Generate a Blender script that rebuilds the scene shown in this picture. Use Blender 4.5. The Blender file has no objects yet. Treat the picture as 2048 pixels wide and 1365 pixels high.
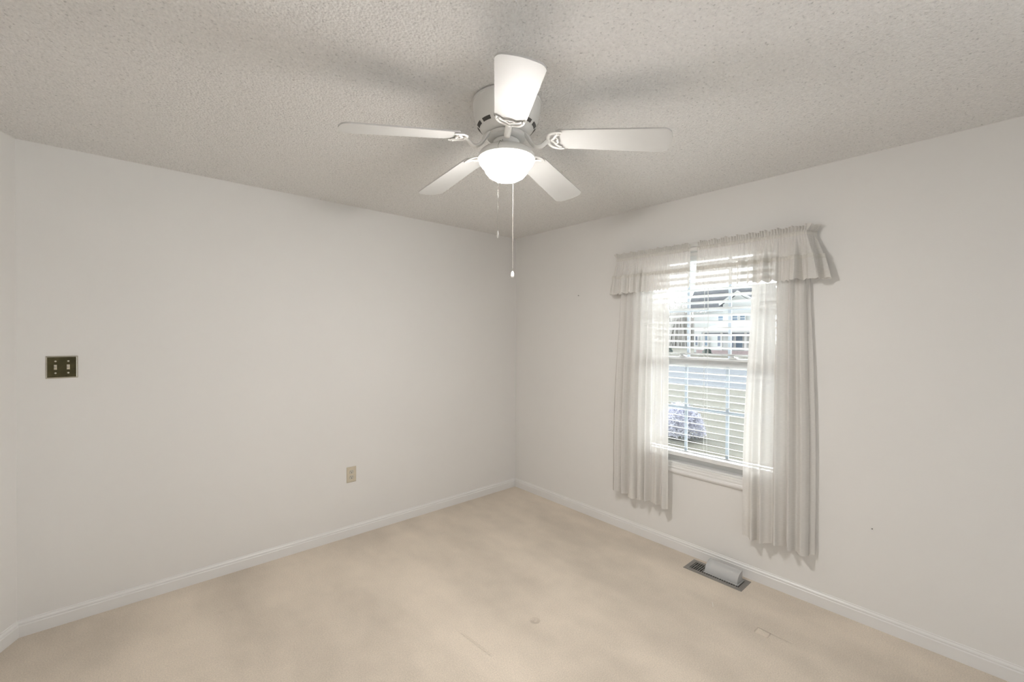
import bpy, bmesh, math, random
from mathutils import Vector, Matrix
random.seed(7)
PI = math.pi
C = bpy.context.scene.collection
scene = bpy.context.scene

# ------------------------------------------------------------------ camera
FPX = 870.762
F = Vector((0.6620388, 0.7494382, -0.0068589)); R = Vector((0.7494683, -0.6620265, 0.0042525))
U = Vector((0.0013538, 0.0079558, 0.9999674))
cd = bpy.data.cameras.new('camera'); cam = bpy.data.objects.new('camera', cd); C.objects.link(cam)
cd.sensor_width = 36.0; cd.lens = FPX / 2048 * 36.0; cd.shift_y = -6.44 / 2048
cd.clip_start = 0.02; cd.clip_end = 500
m = Matrix((R, U, -F)).transposed().to_4x4(); m.translation = Vector((-2.87189, -3.19612, 1.49487))
cam.matrix_world = m
scene.camera = cam

# ------------------------------------------------------------------ world, light, exposure
SKY = 20.0         # bright hazy sky in front of the window (towards +X)
SKY_FILL = 0.55     # dimmer world strength behind, shaped as fill for the rear opening
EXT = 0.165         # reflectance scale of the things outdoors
LAMP = 110.0       # frosted bowl of the ceiling fan
w = bpy.data.worlds.new('world'); scene.world = w; w.use_nodes = True
nt = w.node_tree; bg = nt.nodes['Background']
bg.inputs['Color'].default_value = (0.93, 0.97, 1.0, 1)
_tc = nt.nodes.new('ShaderNodeTexCoord'); _dp = nt.nodes.new('ShaderNodeVectorMath'); _dp.operation = 'DOT_PRODUCT'
_dp.inputs[1].default_value = (0.72, 0.69, 0.0); nt.links.new(_tc.outputs['Generated'], _dp.inputs[0])
_mr = nt.nodes.new('ShaderNodeMapRange'); _mr.interpolation_type = 'SMOOTHSTEP'
for _i, _v in enumerate((0.08, 0.55, SKY_FILL, SKY)): _mr.inputs[_i + 1].default_value = _v
nt.links.new(_dp.outputs['Value'], _mr.inputs[0]); nt.links.new(_mr.outputs[0], bg.inputs['Strength'])
scene.view_settings.view_transform = 'Standard'; scene.view_settings.look = 'None'
scene.view_settings.gamma = 1.0; scene.view_settings.use_curve_mapping = False
scene.view_settings.exposure = 0.03

# ------------------------------------------------------------------ helpers
def obj(name, bm, mat, parent=None, smooth=False, auto=None):
    me = bpy.data.meshes.new(name)
    bmesh.ops.recalc_face_normals(bm, faces=bm.faces)
    bm.to_mesh(me); bm.free()
    if smooth:
        for p in me.polygons: p.use_smooth = True
    o = bpy.data.objects.new(name, me); C.objects.link(o)
    if mat: me.materials.append(mat)
    if parent: o.parent = parent
    if auto is not None:
        for p in me.polygons: p.use_smooth = True
        md = o.modifiers.new('edges', 'EDGE_SPLIT'); md.split_angle = math.radians(auto)
    return o
def raw(name, bm, mat, parent=None, smooth=True):
    me = bpy.data.meshes.new(name); bm.to_mesh(me); bm.free()
    for p in me.polygons: p.use_smooth = smooth
    o = bpy.data.objects.new(name, me); C.objects.link(o); me.materials.append(mat)
    if parent: o.parent = parent
    return o
def tag(o, label=None, cat=None, group=None, kind=None):
    if label: o['label'] = label
    if cat: o['category'] = cat
    if group: o['group'] = group
    if kind: o['kind'] = kind
    return o
def empty(name, loc, label=None, cat=None, group=None, rz=0):
    o = bpy.data.objects.new(name, None); C.objects.link(o); o.location = loc; o.rotation_euler = (0, 0, rz)
    o.empty_display_size = 0.05
    return tag(o, label, cat, group)
def box(bm, lo, hi, bevel=0.0, seg=2, mat=None):
    r = bmesh.ops.create_cube(bm, size=1.0)
    vs = r['verts']
    for v in vs:
        v.co = Vector([lo[i] + (v.co[i] + 0.5) * (hi[i] - lo[i]) for i in range(3)])
    if bevel:
        es = list({e for v in vs for e in v.link_edges})
        rr = bmesh.ops.bevel(bm, geom=es, offset=bevel, segments=seg, affect='EDGES', profile=0.5)
        vs = [v for v in rr['verts']]
    if mat is not None:
        bmesh.ops.transform(bm, matrix=mat, verts=list({v for v in vs if v.is_valid}))
    return vs
def lathe(bm, prof, n=48, cx=0, cy=0, capb=True, capt=True):
    rings = []
    for r, z in prof:
        if r < 1e-6:
            rings.append([bm.verts.new((cx, cy, z))])
        else:
            rings.append([bm.verts.new((cx + r * math.cos(2 * PI * i / n), cy + r * math.sin(2 * PI * i / n), z)) for i in range(n)])
    for a, b in zip(rings[:-1], rings[1:]):
        for i in range(n):
            j = (i + 1) % n
            if len(a) == 1 and len(b) == 1: continue
            if len(a) == 1: bm.faces.new((a[0], b[i], b[j]))
            elif len(b) == 1: bm.faces.new((a[i], a[j], b[0]))
            else: bm.faces.new((a[i], a[j], b[j], b[i]))
    if capb and len(rings[0]) > 1: bm.faces.new(rings[0])
    if capt and len(rings[-1]) > 1: bm.faces.new(rings[-1])
def tube(bm, pts, rad, n=8, flat=1.0, up=Vector((0, 0, 1))):
    """sweep of a round or flattened section along points; rad is a number or a list"""
    pts = [Vector(p) for p in pts]; rings = []
    for i, p in enumerate(pts):
        t = (pts[min(i + 1, len(pts) - 1)] - pts[max(i - 1, 0)]).normalized()
        s = t.cross(up)
        if s.length < 1e-4: s = t.cross(Vector((1, 0, 0)))
        s.normalize(); u = s.cross(t).normalized()
        r = rad[i] if isinstance(rad, (list, tuple)) else rad
        rings.append([bm.verts.new(p + s * r * math.cos(2 * PI * k / n) + u * r * flat * math.sin(2 * PI * k / n)) for k in range(n)])
    for a, b in zip(rings[:-1], rings[1:]):
        for k in range(n):
            j = (k + 1) % n; bm.faces.new((a[k], a[j], b[j], b[k]))
    bm.faces.new(rings[0]); bm.faces.new(rings[-1])
def sweep_profile(bm, prof, a, b, out):
    """extrude a (out, z) profile from a to b along the floor"""
    a = Vector(a); b = Vector(b); out = Vector(out)
    A = [bm.verts.new(a + out * x + Vector((0, 0, z))) for x, z in prof]
    B = [bm.verts.new(b + out * x + Vector((0, 0, z))) for x, z in prof]
    n = len(prof)
    for i in range(n):
        j = (i + 1) % n; bm.faces.new((A[i], A[j], B[j], B[i]))
    bm.faces.new(A); bm.faces.new(B)
def prism(bm, pts2, x0, x1):
    """polygon in (y, z) extruded from x0 to x1"""
    A = [bm.verts.new((x0, y, z)) for y, z in pts2]; B = [bm.verts.new((x1, y, z)) for y, z in pts2]
    n = len(pts2)
    for i in range(n):
        j = (i + 1) % n; bm.faces.new((A[i], A[j], B[j], B[i]))
    bm.faces.new(A); bm.faces.new(B)
def tri(bm): bmesh.ops.triangulate(bm, faces=[f for f in bm.faces if len(f.verts) > 4])
def NB(): return bmesh.new()

# ------------------------------------------------------------------ materials
def mat(name, col, rough=0.5, metal=0.0, spec=0.5, noise=None, bump=None, emit=None):
    """principled; noise=(scale, amount) mottles the colour; bump=(scale, strength, distance)"""
    M = bpy.data.materials.new(name); M.use_nodes = True
    n = M.node_tree.nodes; l = M.node_tree.links; b = n['Principled BSDF']
    b.inputs['Base Color'].default_value = (*col, 1); b.inputs['Roughness'].default_value = rough
    b.inputs['Metallic'].default_value = metal; b.inputs['Specular IOR Level'].default_value = spec
    tc = n.new('ShaderNodeTexCoord')
    if noise:
        t = n.new('ShaderNodeTexNoise'); t.inputs['Scale'].default_value = noise[0]; t.inputs['Detail'].default_value = 4
        l.new(tc.outputs['Object'], t.inputs['Vector'])
        r = n.new('ShaderNodeMapRange'); r.inputs[1].default_value = 0.3; r.inputs[2].default_value = 0.7
        r.inputs[3].default_value = 1 - noise[1]; r.inputs[4].default_value = 1 + noise[1]
        l.new(t.outputs['Fac'], r.inputs[0])
        v = n.new('ShaderNodeVectorMath'); v.operation = 'SCALE'; v.inputs[0].default_value = col
        l.new(r.outputs[0], v.inputs['Scale']); l.new(v.outputs[0], b.inputs['Base Color'])
    if bump:
        t = n.new('ShaderNodeTexNoise'); t.inputs['Scale'].default_value = bump[0]; t.inputs['Detail'].default_value = 3
        l.new(tc.outputs['Object'], t.inputs['Vector'])
        bb = n.new('ShaderNodeBump'); bb.inputs['Strength'].default_value = bump[1]; bb.inputs['Distance'].default_value = bump[2]
        l.new(t.outputs['Fac'], bb.inputs['Height']); l.new(bb.outputs[0], b.inputs['Normal'])
    if emit:
        b.inputs['Emission Color'].default_value = (*emit[0], 1); b.inputs['Emission Strength'].default_value = emit[1]
    return M
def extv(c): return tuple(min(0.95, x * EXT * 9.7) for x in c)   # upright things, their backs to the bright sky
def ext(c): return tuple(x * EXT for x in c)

M_wall = mat('wall_paint', (0.80, 0.780, 0.752), 0.6, spec=0.3, noise=(1.2, 0.012), bump=(160, 0.12, 0.002))
M_trim = mat('trim_paint', (0.80, 0.785, 0.765), 0.35, spec=0.5, noise=(3, 0.015))
M_winframe = mat('window_vinyl', (0.80, 0.80, 0.79), 0.35, noise=(5, 0.01))
M_muntin = mat('muntin_shaded', (0.50, 0.56, 0.62), 0.5, noise=(5, 0.01))  # shade on the window bars painted in as blue-grey
M_fan = mat('fan_enamel', (0.80, 0.785, 0.755), 0.32, noise=(8, 0.01))
M_blade = mat('blade_laminate', (0.62, 0.61, 0.59), 0.55, spec=0.25, noise=(12, 0.015), bump=(60, 0.05, 0.001))
M_dark = mat('vent_dark', (0.008, 0.008, 0.009), 0.7, noise=(20, 0.1))
M_slot = mat('slot_shade_nail', (0.09, 0.085, 0.08), 0.7, noise=(20, 0.1))  # painted shade inside the vent slots, and the nails' own dark colour
M_globe = mat('frosted_lit_glass', (0.9, 0.9, 0.88), 0.3, noise=(4, 0.01), emit=((1.0, 0.972, 0.945), LAMP))
def _bowl():
    n = M_globe.node_tree.nodes; l = M_globe.node_tree.links
    tc = n.new('ShaderNodeTexCoord'); sp_ = n.new('ShaderNodeSeparateXYZ'); mr = n.new('ShaderNodeMapRange'); mr.interpolation_type = 'SMOOTHSTEP'
    for i, v in enumerate((-0.258, -0.312, LAMP * 0.07, LAMP * 3.0)): mr.inputs[i + 1].default_value = v
    l.new(tc.outputs['Object'], sp_.inputs[0]); l.new(sp_.outputs[2], mr.inputs[0]); l.new(mr.outputs[0], n['Principled BSDF'].inputs['Emission Strength'])
_bowl()
M_chain = mat('chain_metal', (0.22, 0.21, 0.19), 0.4, metal=0.4, noise=(300, 0.1))
M_pend = mat('pendant_white', (0.82, 0.80, 0.76), 0.3, noise=(50, 0.02))
M_brass = mat('brass_dark_reflection', (0.078, 0.066, 0.034), 0.22, metal=1.0, noise=(40, 0.25))  # base colour darkened to paint in a dark reflection on the plate
M_brass_edge = mat('pale_brass_edge', (0.55, 0.52, 0.45), 0.3, metal=1.0, noise=(60, 0.1))  # paler brass for the bevelled rim and screw heads
M_almond = mat('almond_plastic', (0.62, 0.55, 0.43), 0.35, noise=(50, 0.03))
M_ivory = mat('ivory_plastic', (0.55, 0.52, 0.44), 0.35, noise=(50, 0.03))
M_hole = mat('socket_hole', (0.05, 0.045, 0.04), 0.6, noise=(50, 0.1))
M_vent = mat('register_steel', (0.255, 0.24, 0.22), 0.4, metal=0.3, noise=(60, 0.06))
M_louver = mat('register_louver', (0.20, 0.195, 0.18), 0.45, metal=0.3, noise=(60, 0.08))
M_blind = mat('blind_slat', (0.80, 0.80, 0.79), 0.4, noise=(30, 0.01))
M_cord = mat('blind_cord', (0.78, 0.78, 0.76), 0.7, noise=(100, 0.03))
M_rod = mat('rod_enamel', (0.75, 0.73, 0.70), 0.3, noise=(30, 0.02))

# ceiling: blown popcorn texture
def ceiling_mat():
    M = mat('popcorn_ceiling', (0.85, 0.835, 0.812), 0.9, spec=0.1)
    n = M.node_tree.nodes; l = M.node_tree.links; b = n['Principled BSDF']
    tc = n.new('ShaderNodeTexCoord')
    t1 = n.new('ShaderNodeTexNoise'); t1.inputs['Scale'].default_value = 88; t1.inputs['Detail'].default_value = 4; t1.inputs['Roughness'].default_value = 0.62
    t2 = n.new('ShaderNodeTexVoronoi'); t2.inputs['Scale'].default_value = 110
    t3 = n.new('ShaderNodeTexNoise'); t3.inputs['Scale'].default_value = 95; t3.inputs['Detail'].default_value = 3
    for t in (t1, t2, t3): l.new(tc.outputs['Object'], t.inputs['Vector'])
    inv = n.new('ShaderNodeMapRange'); inv.inputs[1].default_value = 0.0; inv.inputs[2].default_value = 0.8
    inv.inputs[3].default_value = 0.5; inv.inputs[4].default_value = 0.0
    l.new(t2.outputs['Distance'], inv.inputs[0])
    ad = n.new('ShaderNodeMath'); ad.operation = 'ADD'; l.new(inv.outputs[0], ad.inputs[0]); l.new(t1.outputs['Fac'], ad.inputs[1])
    bb = n.new('ShaderNodeBump'); bb.inputs['Strength'].default_value = 0.8; bb.inputs['Distance'].default_value = 0.007
    l.new(ad.outputs[0], bb.inputs['Height']); l.new(bb.outputs[0], b.inputs['Normal'])
    # shade of the pits between the grains, painted as dark specks
    r = n.new('ShaderNodeMapRange'); r.inputs[1].default_value = 0.60; r.inputs[2].default_value = 0.74
    r.inputs[3].default_value = 1.0; r.inputs[4].default_value = 0.70; l.new(t3.outputs['Fac'], r.inputs[0])
    r2 = n.new('ShaderNodeMapRange'); r2.inputs[1].default_value = 0.3; r2.inputs[2].default_value = 0.7
    r2.inputs[3].default_value = 0.93; r2.inputs[4].default_value = 1.05; l.new(t1.outputs['Fac'], r2.inputs[0])
    mu = n.new('ShaderNodeMath'); mu.operation = 'MULTIPLY'; l.new(r.outputs[0], mu.inputs[0]); l.new(r2.outputs[0], mu.inputs[1])
    v = n.new('ShaderNodeVectorMath'); v.operation = 'SCALE'; v.inputs[0].default_value = (0.85, 0.835, 0.812)
    l.new(mu.outputs[0], v.inputs['Scale']); l.new(v.outputs[0], b.inputs['Base Color'])
    return M
M_ceil = ceiling_mat()

# carpet: cut pile with pile mottling, furniture dents and a crease (all as bump)
def carpet_mat():
    base = (0.72, 0.630, 0.525)
    M = mat('beige_carpet', base, 0.95, spec=0.1)
    n = M.node_tree.nodes; l = M.node_tree.links; b = n['Principled BSDF']
    b.inputs['Sheen Weight'].default_value = 0.15
    tc = n.new('ShaderNodeTexCoord'); P = tc.outputs['Object']
    def noise(s, d, rough=0.5, vec=None):
        t = n.new('ShaderNodeTexNoise'); t.inputs['Scale'].default_value = s; t.inputs['Detail'].default_value = d
        t.inputs['Roughness'].default_value = rough; l.new(vec or P, t.inputs['Vector']); return t.outputs['Fac']
    def rng(x, a, b_, c, d, smooth=False):
        r = n.new('ShaderNodeMapRange')
        if smooth: r.interpolation_type = 'SMOOTHSTEP'
        for i, v in enumerate((a, b_, c, d)): r.inputs[i + 1].default_value = v
        l.new(x, r.inputs[0]); return r.outputs[0]
    def mth(op, a, b_=None):
        q = n.new('ShaderNodeMath'); q.operation = op
        for i, v in enumerate((a, b_)):
            if v is None: continue
            if isinstance(v, (int, float)): q.inputs[i].default_value = v
            else: l.new(v, q.inputs[i])
        return q.outputs[0]
    mp = n.new('ShaderNodeMapping'); mp.inputs['Rotation'].default_value = (0, 0, 0.5); mp.inputs['Scale'].default_value = (1.0, 0.45, 1)
    l.new(P, mp.inputs[0])
    big = rng(noise(2.3, 3, 0.55, mp.outputs[0]), 0.34, 0.66, 0.875, 1.085)
    mid = rng(noise(9, 3), 0.3, 0.7, 0.975, 1.025)
    fine = rng(noise(170, 3, 0.7), 0.3, 0.7, 0.86, 1.12)
    col = mth('MULTIPLY', mth('MULTIPLY', big, mid), fine)
    sep = n.new('ShaderNodeSeparateXYZ'); l.new(P, sep.inputs[0]); X, Y = sep.outputs[0], sep.outputs[1]
    def dist(cx, cy): return mth('SQRT', mth('ADD', mth('POWER', mth('SUBTRACT', X, cx), 2.0), mth('POWER', mth('SUBTRACT', Y, cy), 2.0)))
    h = mth('MULTIPLY', noise(260, 3, 0.7), 0.30)
    # ring left by a furniture cup, with a small raised middle
    d = dist(-1.276, -1.581)
    ring = mth('SUBTRACT', rng(d, 0.010, 0.030, 2.0, 0.0, True), rng(d, 0.0, 0.013, 1.5, 0.0, True))
    h = mth('SUBTRACT', h, ring)
    # shallow dents beside it and near the left wall
    for cx, cy, r0, r1, a in ((-1.37, -1.54, 0.0, 0.05, 0.45), (-1.45, -1.56, 0.0, 0.035, 0.3), (-2.508, -0.432, 0.0, 0.025, 0.8), (-2.46, -0.44, 0.0, 0.02, 0.5),
                              (-1.672, -0.05, 0.0, 0.03, 0.9), (-0.06, -2.393, 0.0, 0.05, -0.8)):
        h = mth('SUBTRACT', h, mth('MULTIPLY', rng(dist(cx, cy), r0, r1, 1.0, 0.0, True), a))
    # straight crease from (-1.623,-1.35) to (-1.603,-1.625)
    line = mth('ABSOLUTE', mth('ADD', mth('ADD', X, 1.614), mth('MULTIPLY', mth('ADD', Y, 1.49), 0.073)))
    inside = mth('MULTIPLY', rng(Y, -1.635, -1.615, 0, 1, True), rng(Y, -1.45, -1.33, 1, 0, True))
    crease = mth('MULTIPLY', rng(line, 0.0, 0.009, 1.0, 0.0, True), inside)
    h = mth('SUBTRACT', h, mth('MULTIPLY', crease, 0.9))
    # square pad mark by the window wall
    sx = mth('ABSOLUTE', mth('ADD', X, 0.478)); sy = mth('ABSOLUTE', mth('ADD', Y, 2.40))
    sq = mth('MULTIPLY', rng(sx, 0.022, 0.030, 1, 0, True), rng(sy, 0.026, 0.034, 1, 0, True))
    h = mth('ADD', h, mth('MULTIPLY', sq, 0.9))
    l2 = mth('MULTIPLY', rng(mth('ABSOLUTE', mth('ADD', X, 0.452)), 0, 0.012, 1, 0, True), mth('MULTIPLY', rng(Y, -2.53, -2.50, 0, 1, True), rng(Y, -2.42, -2.38, 1, 0, True)))
    h = mth('SUBTRACT', h, mth('MULTIPLY', l2, 0.8))
    # crushed lighter pile in the pad mark
    col = mth('MULTIPLY', col, mth('ADD', 1.0, mth('MULTIPLY', sq, 0.10)))
    bb = n.new('ShaderNodeBump'); bb.inputs['Strength'].default_value = 0.8; bb.inputs['Distance'].default_value = 0.008
    l.new(h, bb.inputs['Height']); l.new(bb.outputs[0], b.inputs['Normal'])
    v = n.new('ShaderNodeVectorMath'); v.operation = 'SCALE'; v.inputs[0].default_value = base
    l.new(col, v.inputs['Scale']); l.new(v.outputs[0], b.inputs['Base Color'])
    return M
M_carpet = carpet_mat()

def cloth_mat(name, col, transp, trans=0.5):
    M = bpy.data.materials.new(name); M.use_nodes = True
    n = M.node_tree.nodes; l = M.node_tree.links; n.clear()
    out = n.new('ShaderNodeOutputMaterial'); tc = n.new('ShaderNodeTexCoord')
    d = n.new('ShaderNodeBsdfDiffuse'); t = n.new('ShaderNodeBsdfTranslucent'); tr = n.new('ShaderNodeBsdfTransparent')
    tr.inputs[0].default_value = (1, 1, 1, 1)
    mp = n.new('ShaderNodeMapping'); mp.inputs['Scale'].default_value = (1, 60, 500); l.new(tc.outputs['Object'], mp.inputs[0])
    ns = n.new('ShaderNodeTexNoise'); ns.inputs['Scale'].default_value = 1.0; ns.inputs['Detail'].default_value = 2; l.new(mp.outputs[0], ns.inputs['Vector'])
    r = n.new('ShaderNodeMapRange'); r.inputs[1].default_value = 0.3; r.inputs[2].default_value = 0.7; r.inputs[3].default_value = 0.95; r.inputs[4].default_value = 1.03
    l.new(ns.outputs['Fac'], r.inputs[0])
    v = n.new('ShaderNodeVectorMath'); v.operation = 'SCALE'; v.inputs[0].default_value = col; l.new(r.outputs[0], v.inputs['Scale'])
    l.new(v.outputs[0], d.inputs[0]); l.new(v.outputs[0], t.inputs[0])
    m1 = n.new('ShaderNodeMixShader'); m1.inputs[0].default_value = trans; l.new(d.outputs[0], m1.inputs[1]); l.new(t.outputs[0], m1.inputs[2])
    m2 = n.new('ShaderNodeMixShader'); m2.inputs[0].default_value = transp; l.new(m1.outputs[0], m2.inputs[1]); l.new(tr.outputs[0], m2.inputs[2])
    l.new(m2.outputs[0], out.inputs[0])
    return M
M_sheer = cloth_mat('sheer_curtain', (0.90, 0.875, 0.84), 0.16, 0.32)
M_valance = cloth_mat('sheer_valance', (0.84, 0.815, 0.775), 0.04, 0.22)
M_band = cloth_mat('gathered_band', (0.78, 0.755, 0.70), 0.0, 0.16)

def glass_mat(name, tint=(0.97, 0.985, 0.98), refl=0.06, rough=0.02, diff=0.0):
    M = bpy.data.materials.new(name); M.use_nodes = True
    n = M.node_tree.nodes; l = M.node_tree.links; n.clear()
    out = n.new('ShaderNodeOutputMaterial')
    tr = n.new('ShaderNodeBsdfTransparent'); tr.inputs[0].default_value = (*tint, 1)
    g = n.new('ShaderNodeBsdfGlossy'); g.inputs['Roughness'].default_value = rough
    lw = n.new('ShaderNodeFresnel'); lw.inputs['IOR'].default_value = 1.45
    tc = n.new('ShaderNodeTexCoord'); ns = n.new('ShaderNodeTexNoise'); ns.inputs['Scale'].default_value = 6; l.new(tc.outputs['Object'], ns.inputs['Vector'])
    ad = n.new('ShaderNodeMath'); ad.operation = 'MULTIPLY_ADD'; ad.inputs[1].default_value = 0.02; l.new(ns.outputs['Fac'], ad.inputs[0]); l.new(lw.outputs[0], ad.inputs[2])
    m1 = n.new('ShaderNodeMixShader'); l.new(ad.outputs[0], m1.inputs[0]); l.new(tr.outputs[0], m1.inputs[1]); l.new(g.outputs[0], m1.inputs[2])
    last = m1
    if diff:
        df = n.new('ShaderNodeBsdfDiffuse'); df.inputs[0].default_value = (0.93, 0.93, 0.92, 1)
        m2 = n.new('ShaderNodeMixShader'); m2.inputs[0].default_value = diff; l.new(m1.outputs[0], m2.inputs[1]); l.new(df.outputs[0], m2.inputs[2]); last = m2
    l.new(last.outputs[0], out.inputs[0])
    return M
M_glass = glass_mat('window_glass')
M_clear = glass_mat('clear_plastic', (0.93, 0.93, 0.93), 0.1, 0.12, 0.36)

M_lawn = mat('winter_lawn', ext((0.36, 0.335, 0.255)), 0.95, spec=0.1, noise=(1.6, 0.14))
M_bounce = mat('white_bounce', (0.80, 0.80, 0.79), 0.9, spec=0.1, noise=(30, 0.1))  # unseen white strip added under the sill to bounce daylight onto the ceiling
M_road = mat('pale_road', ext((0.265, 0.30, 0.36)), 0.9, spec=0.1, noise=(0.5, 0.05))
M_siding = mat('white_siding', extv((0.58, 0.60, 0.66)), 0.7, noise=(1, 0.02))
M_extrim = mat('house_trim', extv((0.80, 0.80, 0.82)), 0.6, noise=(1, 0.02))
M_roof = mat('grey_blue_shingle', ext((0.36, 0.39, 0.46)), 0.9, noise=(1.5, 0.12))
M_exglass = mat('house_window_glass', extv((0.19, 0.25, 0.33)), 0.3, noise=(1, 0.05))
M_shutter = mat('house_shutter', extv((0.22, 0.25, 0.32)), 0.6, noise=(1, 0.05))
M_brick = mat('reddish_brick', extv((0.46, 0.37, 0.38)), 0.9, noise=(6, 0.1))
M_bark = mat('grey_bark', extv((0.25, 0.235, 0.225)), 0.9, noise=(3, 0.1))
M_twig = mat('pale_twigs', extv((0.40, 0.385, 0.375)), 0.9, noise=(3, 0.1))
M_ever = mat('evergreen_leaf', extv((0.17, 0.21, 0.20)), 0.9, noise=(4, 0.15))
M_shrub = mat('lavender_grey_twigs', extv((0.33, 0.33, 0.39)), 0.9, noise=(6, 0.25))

# ------------------------------------------------------------------ room shell
H = 2.44
ang = Vector((-0.038, -0.077, 0)).normalized()      # the angled wall left of the photo
A0 = Vector((-3.28, 0, 0)); A1 = A0 + ang * 1.25
XW = A1.x; YB = -4.35
OY0, OY1, OZ0, OZ1 = -2.32, -1.40, 0.60, 2.06       # window opening

bm = NB()
for f in ([(0.15, 0.15), (A0.x, 0.15), (A0.x, 0), (A1.x, A1.y), (XW, YB), (0.15, YB)],):
    vs = [bm.verts.new((x, y, 0)) for x, y in f]; vb = [bm.verts.new((x, y, -0.12)) for x, y in f]
    n_ = len(f)
    for i in range(n_): bm.faces.new((vs[i], vs[(i + 1) % n_], vb[(i + 1) % n_], vb[i]))
    bm.faces.new(vs); bm.faces.new(vb)
tag(obj('floor', bm, M_carpet), kind='structure')
bm = NB(); box(bm, (XW - 0.12, YB - 0.12, H), (0.15, 0.15, H + 0.12)); tag(obj('ceiling', bm, M_ceil), kind='structure')
bm = NB(); box(bm, (A0.x - 0.15, 0, 0), (0, 0.12, H)); tag(obj('wall_left', bm, M_wall), kind='structure')
bm = NB()
box(bm, (0, YB, 0), (0.12, OY0, H)); box(bm, (0, OY1, 0), (0.12, 0.12, H))
box(bm, (0, OY0, 0), (0.12, OY1, OZ0)); box(bm, (0, OY0, OZ1), (0.12, OY1, H))
bmesh.ops.remove_doubles(bm, verts=bm.verts, dist=1e-5)
tag(obj('wall_right', bm, M_wall), kind='structure')
def slab(name, a, b, out, mt):
    bm = NB(); a = Vector(a); b = Vector(b); o = Vector(out) * 0.1
    vs = [bm.verts.new(p + Vector((0, 0, z))) for z in (0, H) for p in (a, b, b + o, a + o)]
    for f in ((0, 1, 2, 3), (4, 5, 6, 7), (0, 1, 5, 4), (1, 2, 6, 5), (2, 3, 7, 6), (3, 0, 4, 7)): bm.faces.new([vs[i] for i in f])
    return tag(obj(name, bm, mt), kind='structure')
nrm = Vector((-ang.y, ang.x, 0))                     # towards the room
if nrm.x < 0: nrm = -nrm
slab('wall_angled', A0, A1, -nrm, M_wall)
slab('wall_side', A1, (XW, YB, 0), (-1, 0, 0), M_wall)
# rear wall behind the camera, with a wide opening added to let in fill light
bm = NB(); RO0, RO1, ROZ = XW + 0.3, -0.3, 2.2
box(bm, (XW, YB - 0.12, 0), (RO0, YB, H)); box(bm, (RO1, YB - 0.12, 0), (0.12, YB, H)); box(bm, (RO0, YB - 0.12, ROZ), (RO1, YB, H))
tag(obj('wall_rear', bm, M_wall), kind='structure')

prof = [(0, 0), (0.0125, 0), (0.0125, 0.054), (0.0085, 0.058), (0.0085, 0.062), (0.0105, 0.064), (0.009, 0.069), (0.004, 0.075), (0.004, 0.079), (0, 0.081)]
def bb(name, a, b, out):
    bm = NB(); sweep_profile(bm, prof, a, b, out); tag(obj(name, bm, M_trim), kind='structure')
bb('baseboard_left', (A0.x + 0.001, 0, 0), (0, 0, 0), (0, -1, 0))
bb('baseboard_right', (0, -0.0, 0), (0, YB, 0), (-1, 0, 0))
bb('baseboard_angled', A0, A1, nrm)
bb('baseboard_side', A1, (XW, YB, 0), (1, 0, 0))

# ------------------------------------------------------------------ window
win = tag(empty('window_1', (0, -1.86, OZ0)), kind='structure')
def wpart(name, bm, mt, par=None):
    o = obj(name, bm, mt); o.location = -Vector((0, -1.86, OZ0)) if par is None else (0, 0, 0); o.parent = par or win
    return o
# casing: mitred moulding around the opening, proud of the wall
cp = [(0.0, 0.0), (0.010, 0.0), (0.012, 0.006), (0.012, 0.018), (0.016, 0.022), (0.016, 0.030), (0.013, 0.034), (0.018, 0.042), (0.020, 0.052), (0.016, 0.062), (0.0, 0.066)]
bm = NB(); corners = [(OY0, OZ0, -1, -1), (OY1, OZ0, 1, -1), (OY1, OZ1, 1, 1), (OY0, OZ1, -1, 1)]
rings = [[bm.verts.new((-d, y + sy * e, z + sz * e)) for d, e in cp] for y, z, sy, sz in corners]
for i in range(4):
    a, b = rings[i], rings[(i + 1) % 4]
    for k in range(len(cp)):
        j = (k + 1) % len(cp); bm.faces.new((a[k], a[j], b[j], b[k]))
wpart('casing', bm, M_trim)
bm = NB(); t = 0.012
box(bm, (-0.006, OY0, OZ0), (0.115, OY0 + t, OZ1)); box(bm, (-0.006, OY1 - t, OZ0), (0.115, OY1, OZ1))
box(bm, (-0.006, OY0 + t, OZ1 - t), (0.115, OY1 - t, OZ1)); box(bm, (-0.006, OY0 + t, OZ0), (0.115, OY1 - t, OZ0 + 0.014), 0.002)
wpart('jamb', bm, M_winframe)
def sash(name, x0, x1, z0, z1, fr, bot, top):
    y0, y1 = OY0 + t, OY1 - t
    bm = NB()
    box(bm, (x0, y0, z0), (x1, y0 + fr, z1)); box(bm, (x0, y1 - fr, z0), (x1, y1, z1))
    box(bm, (x0, y0 + fr, z0), (x1, y1 - fr, z0 + bot)); box(bm, (x0, y0 + fr, z1 - top), (x1, y1 - fr, z1))
    s = wpart(name, bm, M_winframe)
    bm = NB(); xc = (x0 + x1) / 2; gz0, gz1 = z0 + bot, z1 - top
    for yy in (-1.72, -2.0): box(bm, (xc - 0.006, yy - 0.009, gz0), (xc + 0.006, yy + 0.009, gz1))
    zm = (gz0 + gz1) / 2
    segs = [(y0 + fr, -2.009), (-1.991, -1.729), (-1.711, y1 - fr)]
    for a, b in segs: box(bm, (xc - 0.006, a, zm - 0.009), (xc + 0.006, b, zm + 0.009))
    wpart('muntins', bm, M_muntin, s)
    bm = NB(); box(bm, (xc - 0.0015, y0 + fr, gz0), (xc + 0.0015, y1 - fr, gz1)); wpart('pane', bm, M_glass, s)
    return s
up = sash('upper_sash', 0.082, 0.108, 1.285, OZ1 - t, 0.032, 0.045, 0.035)
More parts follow.
